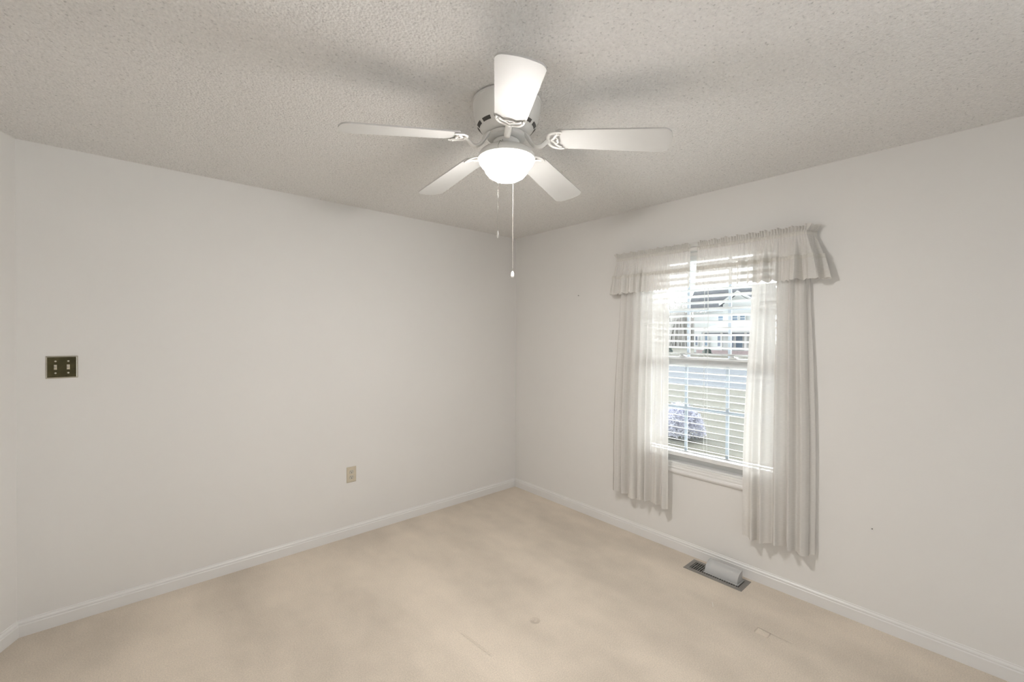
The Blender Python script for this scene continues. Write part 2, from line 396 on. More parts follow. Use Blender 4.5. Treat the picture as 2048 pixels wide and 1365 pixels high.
lo = sash('lower_sash', 0.052, 0.079, OZ0 + 0.014, 1.345, 0.034, 0.075, 0.055)
for yy in (-1.70, -2.04):
    bm = NB(); box(bm, (0.040, yy - 0.022, 1.345), (0.075, yy + 0.022, 1.356), 0.003); box(bm, (0.045, yy - 0.006, 1.356), (0.062, yy + 0.016, 1.366), 0.003)
    wpart('sash_lock', bm, M_winframe, lo)

# ------------------------------------------------------------------ blind
bl = empty('window_blind', (0.02, -1.86, OZ1), 'white horizontal slat blind, lowered and half open, hanging inside the window behind the curtains', 'blind')
def bpart(name, bm, mt, smooth=False):
    o = obj(name, bm, mt, bl, smooth=smooth); o.location = -Vector((0.02, -1.86, OZ1)); return o
BY0, BY1 = OY0 + 0.0145, OY1 - 0.0145; xb = 0.020
bm = NB(); box(bm, (xb - 0.024, BY0, OZ1 - 0.055), (xb + 0.024, BY1, OZ1 - 0.014), 0.003); bpart('headrail', bm, M_blind)
bm = NB(); box(bm, (xb - 0.032, BY0 - 0.004, OZ1 - 0.060), (xb - 0.026, BY1 + 0.004, OZ1 - 0.012), 0.002); bpart('blind_valance', bm, M_blind)
bm = NB(); tilt = math.radians(14.5); zt, zb_ = 1.975, 0.722; ns = 30
slz = [zt - (zt - zb_) * i / (ns - 1) for i in range(ns)]
for z in slz:
    hw = 0.0245; N = 4; top = []; bot = []
    for k in range(N + 1):
        s = -1 + 2 * k / N; crown = 0.002 * (1 - s * s)
        for lst, off in ((top, 0.0011), (bot, -0.0011)):
            lx = s * hw; lz = crown + off
            lst.append((xb + lx * math.cos(tilt) + lz * math.sin(tilt), z - lx * math.sin(tilt) + lz * math.cos(tilt)))
    ring = top + bot[::-1]
    A = [bm.verts.new((x, BY0, zz)) for x, zz in ring]; B = [bm.verts.new((x, BY1, zz)) for x, zz in ring]
    for k in range(len(ring)):
        j = (k + 1) % len(ring); bm.faces.new((A[k], A[j], B[j], B[k]))
    bm.faces.new(A); bm.faces.new(B)
bpart('slats', bm, M_blind)
bm = NB(); box(bm, (xb - 0.025, BY0, 0.656), (xb + 0.025, BY1, 0.684), 0.004); bpart('bottom_rail', bm, M_blind)
for yy in (-1.54, -1.875, -2.18):
    bm = NB()
    for xx in (xb - 0.0262, xb + 0.0262): tube(bm, [(xx, yy, OZ1 - 0.03), (xx, yy, 0.67)], 0.0008, 5, up=Vector((0, 1, 0)))
    tube(bm, [(xb, yy + 0.008, OZ1 - 0.03), (xb, yy + 0.008, 0.67)], 0.0007, 5, up=Vector((0, 1, 0)))
    bpart('ladder_cord', bm, M_cord)
bm = NB(); tube(bm, [(xb - 0.036, -1.905, OZ1 - 0.04), (xb - 0.037, -1.907, 1.33)], 0.0013, 6, up=Vector((0, 1, 0)))
tube(bm, [(xb - 0.037, -1.907, 1.33), (xb - 0.037, -1.907, 1.30)], [0.002, 0.005], 8, up=Vector((0, 1, 0))); bpart('lift_cord', bm, M_cord)

# ------------------------------------------------------------------ curtains
def smooth(t): t = max(0, min(1, t)); return t * t * (3 - 2 * t)
def path_point(path, s):
    """path of (y, x) corner points; s in 0..1 by arc length -> y, x, normal"""
    L = [math.dist(path[i], path[i + 1]) for i in range(len(path) - 1)]; T = sum(L); d = s * T
    for i, li in enumerate(L):
        if d <= li or i == len(L) - 1:
            k = d / li; a, b = path[i], path[i + 1]
            ty, tx = (b[0] - a[0]) / li, (b[1] - a[1]) / li
            return a[0] + (b[0] - a[0]) * k, a[1] + (b[1] - a[1]) * k, (-tx, ty)
        d -= li
def cloth(name, ns, nt_, fn, mt, parent, skip=None):
    bm = NB(); g = [[bm.verts.new(fn(i / ns, j / nt_)) for i in range(ns + 1)] for j in range(nt_ + 1)]
    for j in range(nt_):
        for i in range(ns): bm.faces.new((g[j][i], g[j][i + 1], g[j + 1][i + 1], g[j + 1][i]))
    return raw(name, bm, mt, parent)

def fold(s, n, seed, gather):
    """irregular folds: sum of a few waves; n = folds across"""
    rs = random.Random(seed); ph = [rs.random() * 6.28 for _ in range(5)]
    x = s + 0.018 * math.sin(2 * PI * s * 2.3 + ph[3]) + 0.012 * math.sin(2 * PI * s * 5.1 + ph[4])
    a = math.sin(2 * PI * n * x + ph[0]) + 0.35 * math.sin(2 * PI * n * 0.53 * x + ph[1]) + 0.22 * math.sin(2 * PI * n * 2.1 * x + ph[2])
    return a

XP, XV = -0.058, -0.095
def panel(path_t, path_b, z_top, z_bot, nf, seed, label, bot_wob=0.012):
    e = empty('sheer_curtain', (0, path_t[-1][0], z_bot), label, 'curtain', 'sheer curtain panels at the window')
    off = Vector((0, path_t[-1][0], z_bot)); HEM = 0.13
    def fn(s, t_, z0, z1, push=0.0):
        z = z0 + (z1 - z0) * t_
        k = (z_top - z) / (z_top - z_bot)
        yt, xt, nt1 = path_point(path_t, s); yb, xb_, nb = path_point(path_b, s)
        kk = smooth(k * 1.3)
        y = yt + (yb - yt) * kk; x = xt + (xb_ - xt) * kk; ny = nt1[0] + (nb[0] - nt1[0]) * kk; nx = nt1[1] + (nb[1] - nt1[1]) * kk
        amp = 0.008 + 0.013 * smooth(k * 2.0)
        edge = min(1, min(s, 1 - s) * 14 + 0.2)
        f = fold(s, nf, seed, k) * amp * edge
        g = 0.003 * math.sin(2 * PI * s * nf * 5.3) * (1 - smooth(k * 5))
        zz = z
        if k > 0.98: zz = z
        zz -= bot_wob * k * math.sin(2 * PI * s * 1.7 + seed) * (0.6)
        x = x - abs(nx) * 0 + (f + g) * nx; y = y + (f + g) * ny
        return Vector((min(x, -0.004), y, zz)) - off + Vector((-push, 0, 0))
    cloth('cloth', 240, 40, lambda s, t_: fn(s, t_, z_top, z_bot), M_sheer, e)
    cloth('hem', 240, 6, lambda s, t_: fn(s, t_, z_bot + HEM, z_bot + 0.0005, 0.0022), M_sheer, e)
    return e
panel([(-1.262, -0.008), (-1.268, XP), (-1.655, XP)], [(-1.215, -0.010), (-1.232, XP - 0.01), (-1.665, XP - 0.022)], 2.03, 0.300, 7.5, 3,
      'sheer white curtain panel covering the left side of the window')
panel([(-2.468, -0.008), (-2.462, XP), (-2.192, XP)], [(-2.500, -0.008), (-2.488, XP - 0.012), (-2.152, XP - 0.022)], 2.03, 0.285, 6.0, 12,
      'sheer white curtain panel covering the right side of the window')

def valance(path, amp_fn, nf, seed, label, flare_end):
    y0 = path[-1][0]; off = Vector((0, y0, 1.80))
    e = empty('valance', tuple(off), label, 'valance', 'ruffled sheer valances')
    def fn(s, t_, z0, z1, k0, k1, high=0.0, lowamp=1.0, scallop=0.0, push=0.0):
        z = z0 + (z1 - z0) * t_; k = k0 + (k1 - k0) * t_
        y, x, nn = path_point(path, s)
        A = amp_fn(s)
        f = fold(s, nf, seed, k); f = math.copysign(min(1.3, abs(f)) ** 0.6, f) * A * k * lowamp
        g = high * math.sin(2 * PI * s * nf * 4.7 + 1.3 * math.sin(s * 40))
        y = y + nn[0] * (f + g) + flare_end * max(0, (0.22 - s) / 0.22) * k * 0.045
        x = x + nn[1] * (f + g) - push - 0.012 * k
        if scallop: z -= scallop * abs(math.sin(PI * s * nsc)) * t_ ** 6
        return Vector((min(x, -0.004), y, z)) - off
    L = sum(math.dist(path[i], path[i + 1]) for i in range(len(path) - 1)); nsc = round(L / 0.027)
    zr = 2.052
    cloth('heading_ruffle', 360, 8, lambda s, t_: fn(s, t_, zr + 0.022, zr + 0.052, 0.0, 0.35, 0.006 + 0.008 * t_, 0.7) + Vector((0, 0, (0.004 * math.sin(s * 61) + 0.003 * math.sin(s * 137 + 1)) * t_)), M_valance, e)
    cloth('rod_pocket', 360, 6, lambda s, t_: fn(s, t_, zr + 0.023, zr - 0.002, 0.0, 0.0, 0.0032) + Vector((-0.006 * math.sin(PI * t_), 0, 0)), M_band, e)
    cloth('body', 360, 16, lambda s, t_: fn(s, t_, zr, 1.925, 0.0, 0.8, 0.0030 * (1 - t_)), M_valance, e)
    cloth('gathered_band', 360, 4, lambda s, t_: fn(s, t_, 1.944, 1.917, 0.78, 0.85, 0.0024, push=0.005 * math.sin(PI * t_) + 0.001), M_band, e)
    cloth('flounce', 720, 18, lambda s, t_: fn(s, t_, 1.926, 1.812, 0.8, 1.25, 0.0022 * (1 - 0.5 * t_), scallop=0.009, push=0.002 + 0.004 * t_), M_valance, e)
    return e
valance([(-1.236, -0.008), (-1.250, XV), (-1.822, XV)], lambda s: 0.005 + 0.017 * (1 - smooth((s - 0.50) / 0.12)), 11, 5,
        'ruffled sheer valance with scalloped hem, left half of the pair, bunched at its left end', 1)
valance([(-2.505, -0.008), (-2.475, XV), (-1.868, XV)], lambda s: 0.005 + 0.020 * (1 - smooth((s - 0.66) / 0.08)), 10, 9,
        'ruffled sheer valance with scalloped hem, right half of the pair, gathered at its right end', -1)
rod = empty('curtain_rod', (0, -1.86, 2.06), 'flat white double curtain rod carrying the valances and panels above the window', 'curtain rod')
def rodmesh(x, z, y0, y1):
    bm = NB(); h = 0.010
    box(bm, (x - 0.002, y0, z - h), (x + 0.002, y1, z + h), 0.0008, 1)
    for y in (y0, y1): box(bm, (x, y - 0.002, z - h), (0.0, y + 0.002, z + h), 0.0008, 1)
    o = obj('rod', bm, M_rod, rod); o.location = -Vector((0, -1.86, 2.06)); return o
rodmesh(XV + 0.004, 2.063, -2.470, -1.256); rodmesh(XP - 0.002, 2.035, -2.458, -1.272)
for y in (-1.264, -2.464):
    bm = NB(); box(bm, (-0.004, y - 0.008, 2.015), (0, y + 0.008, 2.085), 0.001, 1); o = obj('bracket', bm, M_rod, rod); o.location = -Vector((0, -1.86, 2.06))

# ------------------------------------------------------------------ ceiling fan
AX, AY = -1.715, -1.848
fan = empty('ceiling_fan', (AX, AY, H), 'white five-blade flush-mount ceiling fan with a lit frosted bowl light', 'ceiling fan')
def fpart(name, bm, mt, par=None, **k):
    o = obj(name, bm, mt, par or fan, **k)
    return o
Z = lambda z: z - H
bm = NB()
lathe(bm, [(0.130, Z(2.4395)), (0.130, Z(2.4345)), (0.140, Z(2.4345)), (0.140, Z(2.425)), (0.137, Z(2.424)), (0.134, Z(2.385)), (0.128, Z(2.362)), (0.125, Z(2.358)), (0.121, Z(2.345)), (0.105, Z(2.325)), (0.084, Z(2.310)), (0.070, Z(2.306)), (0.0, Z(2.306))][::-1], 64)
hs = fpart('motor_housing', bm, M_fan, auto=35)
# vent slots around the lower bowl
bm = NB()
def slot(a, r, z, wa, hz, slope):
    vs = []
    N = 5
    for i in range(N + 1):
        aa = a - wa / 2 + wa * i / N
        vs.append([(math.cos(aa) * (r + d * hz * math.cos(slope)), math.sin(aa) * (r + d * hz * math.cos(slope)), z + d * hz * math.sin(slope)) for d in (-0.5, 0.5)])
    nr = Vector((0, 0, 0))
    for i in range(N):
        q = [vs[i][0], vs[i + 1][0], vs[i + 1][1], vs[i][1]]
        f = [bm.verts.new(p) for p in q]; g = [bm.verts.new((p[0] * 1.012, p[1] * 1.012, p[2] - 0.0012)) for p in q]
        bm.faces.new(f); bm.faces.new(g)
        for k in range(4): bm.faces.new((f[k], f[(k + 1) % 4], g[(k + 1) % 4], g[k]))
for k in range(12):
    bm = NB(); slot(2 * PI * k / 12 + 0.1, 0.1135, Z(2.3355), 0.36, 0.014, math.radians(50)); fpart('cooling_slot', bm, M_slot, par=hs)
bm = NB(); lathe(bm, [(0.0, Z(2.288)), (0.072, Z(2.288)), (0.078, Z(2.292)), (0.078, Z(2.304)), (0.0, Z(2.304))], 48); fpart('flywheel', bm, M_fan, auto=35)
bm = NB(); lathe(bm, [(0.0, Z(2.250)), (0.050, Z(2.250)), (0.053, Z(2.256)), (0.053, Z(2.280)), (0.045, Z(2.288)), (0.0, Z(2.288))], 40); fpart('switch_housing', bm, M_fan, auto=35)
bm = NB(); lathe(bm, [(0.0, Z(2.251)), (0.06, Z(2.251)), (0.085, Z(2.246)), (0.104, Z(2.236)), (0.114, Z(2.222)), (0.1165, Z(2.214)), (0.1165, Z(2.206)), (0.112, Z(2.206)), (0.110, Z(2.214)), (0.0, Z(2.220))], 64, capb=True); fpart('light_fitter', bm, M_fan, auto=40)
bm = NB(); lathe(bm, [(0.0, Z(2.213)), (0.108, Z(2.213)), (0.1125, Z(2.207)), (0.1125, Z(2.201)), (0.110, Z(2.192)), (0.102, Z(2.181)), (0.093, Z(2.175)), (0.091, Z(2.170)), (0.085, Z(2.156)), (0.072, Z(2.141)), (0.052, Z(2.129)), (0.028, Z(2.1215)), (0.0, Z(2.1195))], 64)
g = fpart('lamp_bowl', bm, M_globe, auto=60); g['label'] = 'glowing frosted glass bowl'

AZ0 = -2.2177; PITCH = -0.1834; ZR, ZT = 2.2719, 2.2218; HR, HT, RT = 0.0577, 0.0721, 0.6416
droop = math.atan2(ZR - ZT, 0.44)
def blade_bm():
    bm = NB(); th = 0.0055; r0 = 0.205
    L = RT - r0; hw = lambda x: HR + (HT - HR) * ((x + r0) - 0.2) / 0.44
    out = []
    # root: gently bowed end, tip: rounded corners
    for i in range(7):
        a = PI / 2 * i / 6; out.append((0.012 - 0.012 * math.sin(a), -(hw(0) - 0.016 + 0.016 * math.cos(a))) if False else (0.016 * (1 - math.sin(a)), -(hw(0.0) - 0.016) - 0.016 * math.cos(a)))
    out = out[::-1]
    # order: start bottom root corner -> (x small) ... build explicitly
    pts = []
    rc = 0.016
    for i in range(7):
        a = PI + PI / 2 * i / 6; pts.append((rc + rc * math.cos(a), -(hw(0) - rc) + rc * math.sin(a)))
    rt = 0.034; xt = L - rt - 0.006
    for i in range(11):
        a = -PI / 2 + PI / 2 * i / 10; pts.append((xt + rt * math.cos(a), -(hw(L) - rt) + rt * math.sin(a)))
    for i in range(1, 10):
        s = -1 + 2 * i / 10; pts.append((L - 0.006 + 0.006 * (1 - s * s), s * (hw(L) - rt)))
    for i in range(11):
        a = PI / 2 * i / 10; pts.append((xt + rt * math.cos(a), (hw(L) - rt) + rt * math.sin(a)))
    for i in range(7):
        a = PI / 2 + PI / 2 * i / 6; pts.append((rc + rc * math.cos(a), (hw(0) - rc) + rc * math.sin(a)))
    top = [bm.verts.new((x, y, th / 2)) for x, y in pts]; bot = [bm.verts.new((x, y, -th / 2)) for x, y in pts]
    n_ = len(pts)
    bm.faces.new(top); bm.faces.new(bot[::-1])
    for i in range(n_): bm.faces.new((top[i], bot[i], bot[(i + 1) % n_], top[(i + 1) % n_]))
    bmesh.ops.bevel(bm, geom=[e for e in bm.edges if len(e.link_faces) == 2 and any(len(f.verts) > 4 for f in e.link_faces)], offset=0.0012, segments=2, affect='EDGES')
    bmesh.ops.translate(bm, verts=bm.verts, vec=(r0, 0, 0))
    return bm
def bez(p0, p1, p2, p3, n=12):
    o = []
    for i in range(n + 1):
        t = i / n; a = (1 - t) ** 3; b = 3 * t * (1 - t) ** 2; c = 3 * t * t * (1 - t); d = t ** 3
        o.append(tuple(a * p0[k] + b * p1[k] + c * p2[k] + d * p3[k] for k in range(3)))
    return o
def iron_bm():
    """cast blade holder in the blade's tilted frame (x outwards, z up, blade underside at z=-0.003)"""
    bm = NB()
    zb = -0.0075
    # arm: from the flywheel, down and out to the fork
    arm = bez((0.066, 0, 0.018), (0.098, 0, 0.014), (0.098, 0, -0.034), (0.135, 0, -0.036)) + bez((0.135, 0, -0.036), (0.158, 0, -0.037), (0.160, 0, zb), (0.182, 0, zb))[1:]
    tube(bm, arm, [0.015] * 6 + [0.0125] * (len(arm) - 12) + [0.0125] * 6, 10, 0.6, up=Vector((0, 1, 0)) if False else Vector((0, 0, 1)))
    # fork: crescent reaching both blade edges, inner scroll
    for s in (-1, 1):
        tube(bm, bez((0.172, 0, zb), (0.172, s * 0.030, zb), (0.182, s * 0.052, zb), (0.232, s * 0.0505, zb - 0.0005)), [0.0085, 0.008, 0.008, 0.0075, 0.007, 0.0068, 0.0065, 0.0062, 0.006, 0.0058, 0.0055, 0.005, 0.0035], 8, 0.7)
        tube(bm, bez((0.178, 0, zb), (0.205, s * 0.004, zb), (0.198, s * 0.036, zb), (0.224, s * 0.040, zb)), [0.0055] * 12 + [0.003], 8, 0.7)
        tube(bm, bez((0.205, 0, zb), (0.216, 0, zb), (0.214, s * 0.018, zb), (0.200, s * 0.020, zb)), 0.004, 8, 0.7)
    return bm
bmA = NB(); bmA.free()
proto = []
frames = []
for k in range(5):
    az = AZ0 + k * 2 * PI / 5
    zc = ZR - H
    Mk = Matrix.Translation((0, 0, zc + 0.2 * math.tan(droop))) @ Matrix.Rotation(az, 4, 'Z') @ Matrix.Rotation(droop, 4, 'Y') @ Matrix.Rotation(PITCH, 4, 'X')
    if k == 0:
        b = obj('blade', blade_bm(), M_blade, fan); ir = obj('blade_iron', iron_bm(), M_fan, fan, auto=50)
        scs = []
        for (x, y) in ((0.215, 0.046), (0.215, -0.046), (0.196, 0.0)):
            bm = NB(); lathe(bm, [(0.0, -0.0135), (0.0030, -0.0130), (0.0042, -0.0110), (0.0042, -0.0095), (0.0, -0.0095)], 12, x, y)
            scs.append(obj('screw', bm, M_fan, ir, auto=40))
        b0, i0 = b, ir
    else:
        b = b0.copy(); C.objects.link(b); ir = i0.copy(); C.objects.link(ir)
        for q in scs:
            q2 = q.copy(); C.objects.link(q2); q2.parent = ir
    # the arm starts level at the flywheel: the iron keeps the blade's frame
    b.matrix_local = Mk; ir.matrix_local = Mk

def chain(name, pts, pend_z, pr, ph, par=fan):
    bm = NB(); pts = [Vector(p) for p in pts]
    step = 0.0036
    for a, b in zip(pts[:-1], pts[1:]):
        n_ = max(1, int((b - a).length / step))
        for i in range(n_):
            p = a + (b - a) * (i / n_)
            bmesh.ops.create_icosphere(bm, subdivisions=1, radius=0.0011, matrix=Matrix.Translation(p))
        tube(bm, [a, b], 0.0004, 4, up=Vector((0.3, 0.9, 0.1)))
    c = raw(name, bm, M_chain, par)
    e = pts[-1]; bm = NB()
    lathe(bm, [(0.0, e.z - ph), (pr * 0.6, e.z - ph), (pr, e.z - ph * 0.75), (pr * 0.85, e.z - ph * 0.35), (pr * 0.45, e.z - ph * 0.1), (0.0014, e.z), (0.0, e.z)], 16, e.x, e.y)
    p = obj('pendant', bm, M_pend, c, auto=60)
vd = Vector((-0.6509, -0.7592, 0))      # from the fan towards the doorway side
def rel(x, y, z): return (x - AX, y - AY, z - H)
sx_, sy_ = -1.818, -1.919
chain('pull_chain', [rel(-1.760, -1.876, 2.268), rel(-1.7725, -1.893, 2.250), rel(-1.800, -1.908, 2.240), rel(sx_, sy_, 2.215), rel(sx_, sy_, 1.890)], 0, 0.0036, 0.027)
chain('pull_chain', [rel(-1.672, -1.812, 2.268), rel(-1.655, -1.800, 2.250), rel(-1.632, -1.785, 2.240), rel(-1.615, -1.775, 2.215), rel(-1.615, -1.775, 1.772)], 0, 0.008, 0.028)

# ------------------------------------------------------------------ switch plate and outlet on the left wall
sp = empty('light_switch_plate', (-3.123, 0, 1.320), 'brass double toggle switch plate at the left end of the left wall', 'light switch')
def lw(name, bm, mt, par, c, **k):
    return obj(name, bm, mt, par, **k)
bm = NB(); hw_, hh = 0.058, 0.057
prof2 = [(hw_, hh, 0.0), (hw_, hh, -0.002), (hw_ - 0.004, hh - 0.004, -0.0055), (hw_ - 0.006, hh - 0.006, -0.006)]
rr = [[bm.verts.new((sx * a, y, sz * b)) for sx, sz in ((-1, -1), (1, -1), (1, 1), (-1, 1))] for a, b, y in prof2]
for a, b in zip(rr[:-1], rr[1:]):
    for i in range(4): bm.faces.new((a[i], a[(i + 1) % 4], b[(i + 1) % 4], b[i]))
bm.faces.new(rr[0])
bm.faces.new([bm.verts.new(v.co) for v in rr[-1]])
edge = obj('plate_rim', bm, M_brass_edge, sp); edge['label'] = 'pale bevelled rim'
bm = NB(); box(bm, (-hw_ + 0.006, -0.0066, -hh + 0.006), (hw_ - 0.006, -0.0058, hh - 0.006)); obj('plate', bm, M_brass, sp)
for dx in (-0.023, 0.023):
    bm = NB(); box(bm, (dx - 0.0055, -0.0072, -0.0125), (dx + 0.0055, -0.0066, 0.0125), 0.0003, 1)
    fr = obj('toggle_surround', bm, M_almond, sp)
    bm = NB(); box(bm, (-0.0036, -0.014, -0.006), (0.0036, 0.0, 0.006), 0.0012, 2, Matrix.Translation((dx, -0.0068, 0.001)) @ Matrix.Rotation(math.radians(-22), 4, 'X'))
    obj('toggle', bm, M_ivory, sp)
    for dz in (-0.0302, 0.0302):
        bm = NB(); tube(bm, [(dx, -0.0066, dz), (dx, -0.0078, dz), (dx, -0.0084, dz)], [0.0042, 0.0040, 0.0024], 14)
        s_ = obj('screw', bm, M_brass_edge, sp, auto=50)
ot = empty('wall_outlet', (-1.6305, 0, 0.456), 'almond duplex outlet low on the left wall', 'outlet')
bm = NB(); hw_, hh = 0.0355, 0.057
rr = [[bm.verts.new((sx * a, y, sz * b)) for sx, sz in ((-1, -1), (1, -1), (1, 1), (-1, 1))] for a, b, y in [(hw_, hh, 0.0), (hw_, hh, -0.0025), (hw_ - 0.004, hh - 0.004, -0.0055)]]
for a, b in zip(rr[:-1], rr[1:]):
    for i in range(4): bm.faces.new((a[i], a[(i + 1) % 4], b[(i + 1) % 4], b[i]))
bm.faces.new(rr[0]); bm.faces.new(rr[-1]); obj('cover_plate', bm, M_almond, ot)
for dz in (0.0195, -0.0195):
    bm = NB(); n_ = 24; pts = []
    for i in range(n_):
        a = 2 * PI * i / n_; x = 0.0172 * math.cos(a); z = max(-0.0143, min(0.0143, 0.0172 * math.sin(a))); pts.append((x, z))
    A = [bm.verts.new((x, -0.0055, z + dz)) for x, z in pts]; B = [bm.verts.new((x * 0.97, -0.0078, z * 0.97 + dz)) for x, z in pts]
    for i in range(n_): bm.faces.new((A[i], A[(i + 1) % n_], B[(i + 1) % n_], B[i]))
    bm.faces.new(B); bm.faces.new(A); rc = obj('receptacle', bm, M_ivory, ot)
    bm = NB()
    box(bm, (-0.0075, -0.0082, dz + 0.001), (-0.0050, -0.0078, dz + 0.009)); box(bm, (0.0050, -0.0082, dz + 0.002), (0.0072, -0.0078, dz + 0.008))
    tube(bm, [(0, -0.0078, dz - 0.0065), (0, -0.0083, dz - 0.0065)], 0.0030, 12)
    obj('socket_slots', bm, M_hole, rc)
bm = NB(); tube(bm, [(0, -0.0055, 0), (0, -0.0066, 0), (0, -0.0070, 0)], [0.0030, 0.0028, 0.0015], 12); obj('screw', bm, M_almond, ot, auto=50)

def nail(x, y, z, label):
    bm = NB(); tube(bm, [(x, y, z), (x - 0.009, y, z + 0.0012)], 0.0011, 8, up=Vector((0, 0, 1)))
    tube(bm, [(x - 0.009, y, z + 0.0012), (x - 0.0105, y, z + 0.0014)], 0.0028, 10, up=Vector((0, 0, 1)))
    tag(obj('nail', bm, M_slot), label, 'nail')
nail(0, -0.801, 1.829, 'small dark nail in the right wall between the corner and the curtains')
nail(0, -2.753, 0.505, 'small dark nail low in the right wall, right of the curtains')

# ------------------------------------------------------------------ floor register and its air deflector
RX0, RX1, RY0, RY1 = -0.190, -0.040, -2.190, -1.835
reg = empty('floor_register', ((RX0 + RX1) / 2, (RY0 + RY1) / 2, 0), 'brown metal floor register set in the carpet under the window', 'floor vent')
ro = Vector(((RX0 + RX1) / 2, (RY0 + RY1) / 2, 0))
def rp(name, bm, mt, par=reg, **k):
    o = obj(name, bm, mt, par, **k)
    if par is reg: o.location = -ro
    return o
GX0, GX1, GY0, GY1 = RX0 + 0.024, RX1 - 0.030, RY0 + 0.026, RY1 - 0.030
bm = NB(); hz = 0.005
outer = [(RX0, RY0), (RX1, RY0), (RX1, RY1), (RX0, RY1)]; inner = [(GX0, GY0), (GX1, GY0), (GX1, GY1), (GX0, GY1)]
def rect(o_, z): return [bm.verts.new((x, y, z)) for x, y in o_]
def inset(o_, d): 
    cx = (RX0 + RX1) / 2; cy = (RY0 + RY1) / 2
    return [(x - d * math.copysign(1, x - cx), y - d * math.copysign(1, y - cy)) for x, y in o_]
r1 = rect(outer, 0.0); r2 = rect(outer, 0.002); r3 = rect(inset(outer, 0.006), hz); r4 = rect(inner, hz); r5 = rect(inner, 0.0)
for a, b in ((r1, r2), (r2, r3), (r3, r4), (r4, r5)):
    for i in range(4): bm.faces.new((a[i], a[(i + 1) % 4], b[(i + 1) % 4], b[i]))
rp('register_frame', bm, M_vent)
bm = NB(); box(bm, (GX0 - 0.002, GY0 - 0.002, 0.0004), (GX1 + 0.002, GY1 + 0.002, 0.0012)); rp('duct_shade_plate', bm, M_dark)  # thin black plate standing in for the shade down the duct
bm = NB(); n_ = 22
for i in range(n_):
    y = GY0 + (GY1 - GY0) * (i + 0.5) / n_; wdt = 0.0034
    for a, b in ((GX0, (GX0 + GX1) / 2 - 0.002), ((GX0 + GX1) / 2 + 0.002, GX1)):
        box(bm, (a, y - wdt, 0.0015), (b, y + wdt, 0.0045))
box(bm, ((GX0 + GX1) / 2 - 0.002, GY0, 0.0014), ((GX0 + GX1) / 2 + 0.002, GY1, 0.0047))
rp('grille', bm, M_louver)
DY0, DY1 = -2.150, -1.955; DXF, DXB = -0.146, -0.068; DH = 0.057
dfl = empty('air_deflector', (-0.12, (DY0 + DY1) / 2, 0.0055), 'clear plastic curved air deflector standing on the floor register', 'air deflector')
bm = NB(); N = 14; th = 0.0018; rows = []
for i in range(N + 1):
    a = PI / 2 * i / N
    x = DXB - (DXB - DXF) * math.cos(a) ; z = 0.0065 + DH * math.sin(a) ** 0.9
    rows.append((x, z, a))
A = []
for x, z, a in rows:
    nx, nz = -math.cos(a), math.sin(a)
    A.append([bm.verts.new((x + nx * o_, y, z + nz * o_)) for y in (DY0, DY1) for o_ in (0, th)])
for a, b in zip(A[:-1], A[1:]):
    for i0_, i1_ in ((0, 1), (1, 3), (3, 2), (2, 0)): bm.faces.new((a[i0_], a[i1_], b[i1_], b[i0_]))
bm.faces.new(A[0]); bm.faces.new(A[-1])
dl = Vector((-0.12, (DY0 + DY1) / 2, 0.0055))
o = obj('curved_hood', bm, M_clear, dfl, auto=60); o.location = -dl
for y in (DY0, DY1 - th):
    bm = NB(); pts = [(x, z) for x, z, a in rows] + [(DXB, 0.0065)]
    P1 = [bm.verts.new((x, y, z)) for x, z in pts]; P2 = [bm.verts.new((x, y + th, z)) for x, z in pts]
    for i in range(len(pts)): bm.faces.new((P1[i], P1[(i + 1) % len(pts)], P2[(i + 1) % len(pts)], P2[i]))
    bm.faces.new(P1); bm.faces.new(P2); o = obj('end_cap', bm, M_clear, dfl); o.location = -dl
bm = NB(); e_ = 0.008
for lo_, hi_ in (((DXF - e_, DY0 - e_, 0.0052), (DXF, DY1 + e_, 0.0068)), ((DXB, DY0 - e_, 0.0052), (DXB + e_, DY1 + e_, 0.0068)),
                 ((DXF, DY0 - e_, 0.0052), (DXB, DY0, 0.0068)), ((DXF, DY1, 0.0052), (DXB, DY1 + e_, 0.0068))):
    box(bm, lo_, hi_)
o = obj('base_flange', bm, M_clear, dfl); o.location = -dl

bm = NB(); tube(bm, bez((-0.420, -2.125, 0.002), (-0.432, -2.127, 0.004), (-0.445, -2.140, 0.004), (-0.458, -2.144, 0.002), 8), 0.0009, 6)
tag(obj('thread', bm, M_pend), 'short white thread lying on the carpet near the floor register', 'thread')

# ------------------------------------------------------------------ outdoors
GZ = -0.40
def ground(name, x0, x1, mt, y0=-60, y1=90, z=GZ):
    bm = NB(); box(bm, (x0, y0, z - 0.3), (x1, y1, z)); return tag(obj(name, bm, mt), kind='structure')
ground('ground_bounce', 0.13, 3.1, M_bounce, z=GZ + 0.01); ground('ground_lawn', 3.1, 13.4, M_lawn); ground('ground_road', 13.4, 27.0, M_road, z=GZ - 0.03); ground('ground_far_lawn', 27.0, 110.0, M_lawn)  # the nearest strip is the added, unseen bounce surface

HX = 45.0
hse = empty('house', (HX, 17.0, GZ), 'white two-storey house with a blue-grey roof and porch, seen across the road', 'house')
ho = Vector((HX, 17.0, GZ))
def hp(name, bm, mt, par=None):
    tri(bm); o = obj(name, bm, mt, par or hse)
    if par is None: o.location = -ho
    return o
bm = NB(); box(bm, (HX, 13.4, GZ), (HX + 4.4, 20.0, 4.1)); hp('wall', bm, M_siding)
bm = NB(); prism(bm, [(16.35, GZ), (13.0, GZ), (13.0, 4.6), (14.85, 5.75), (16.35, 4.75)], HX - 1.2, HX + 4); hp('gable_wing', bm, M_siding)
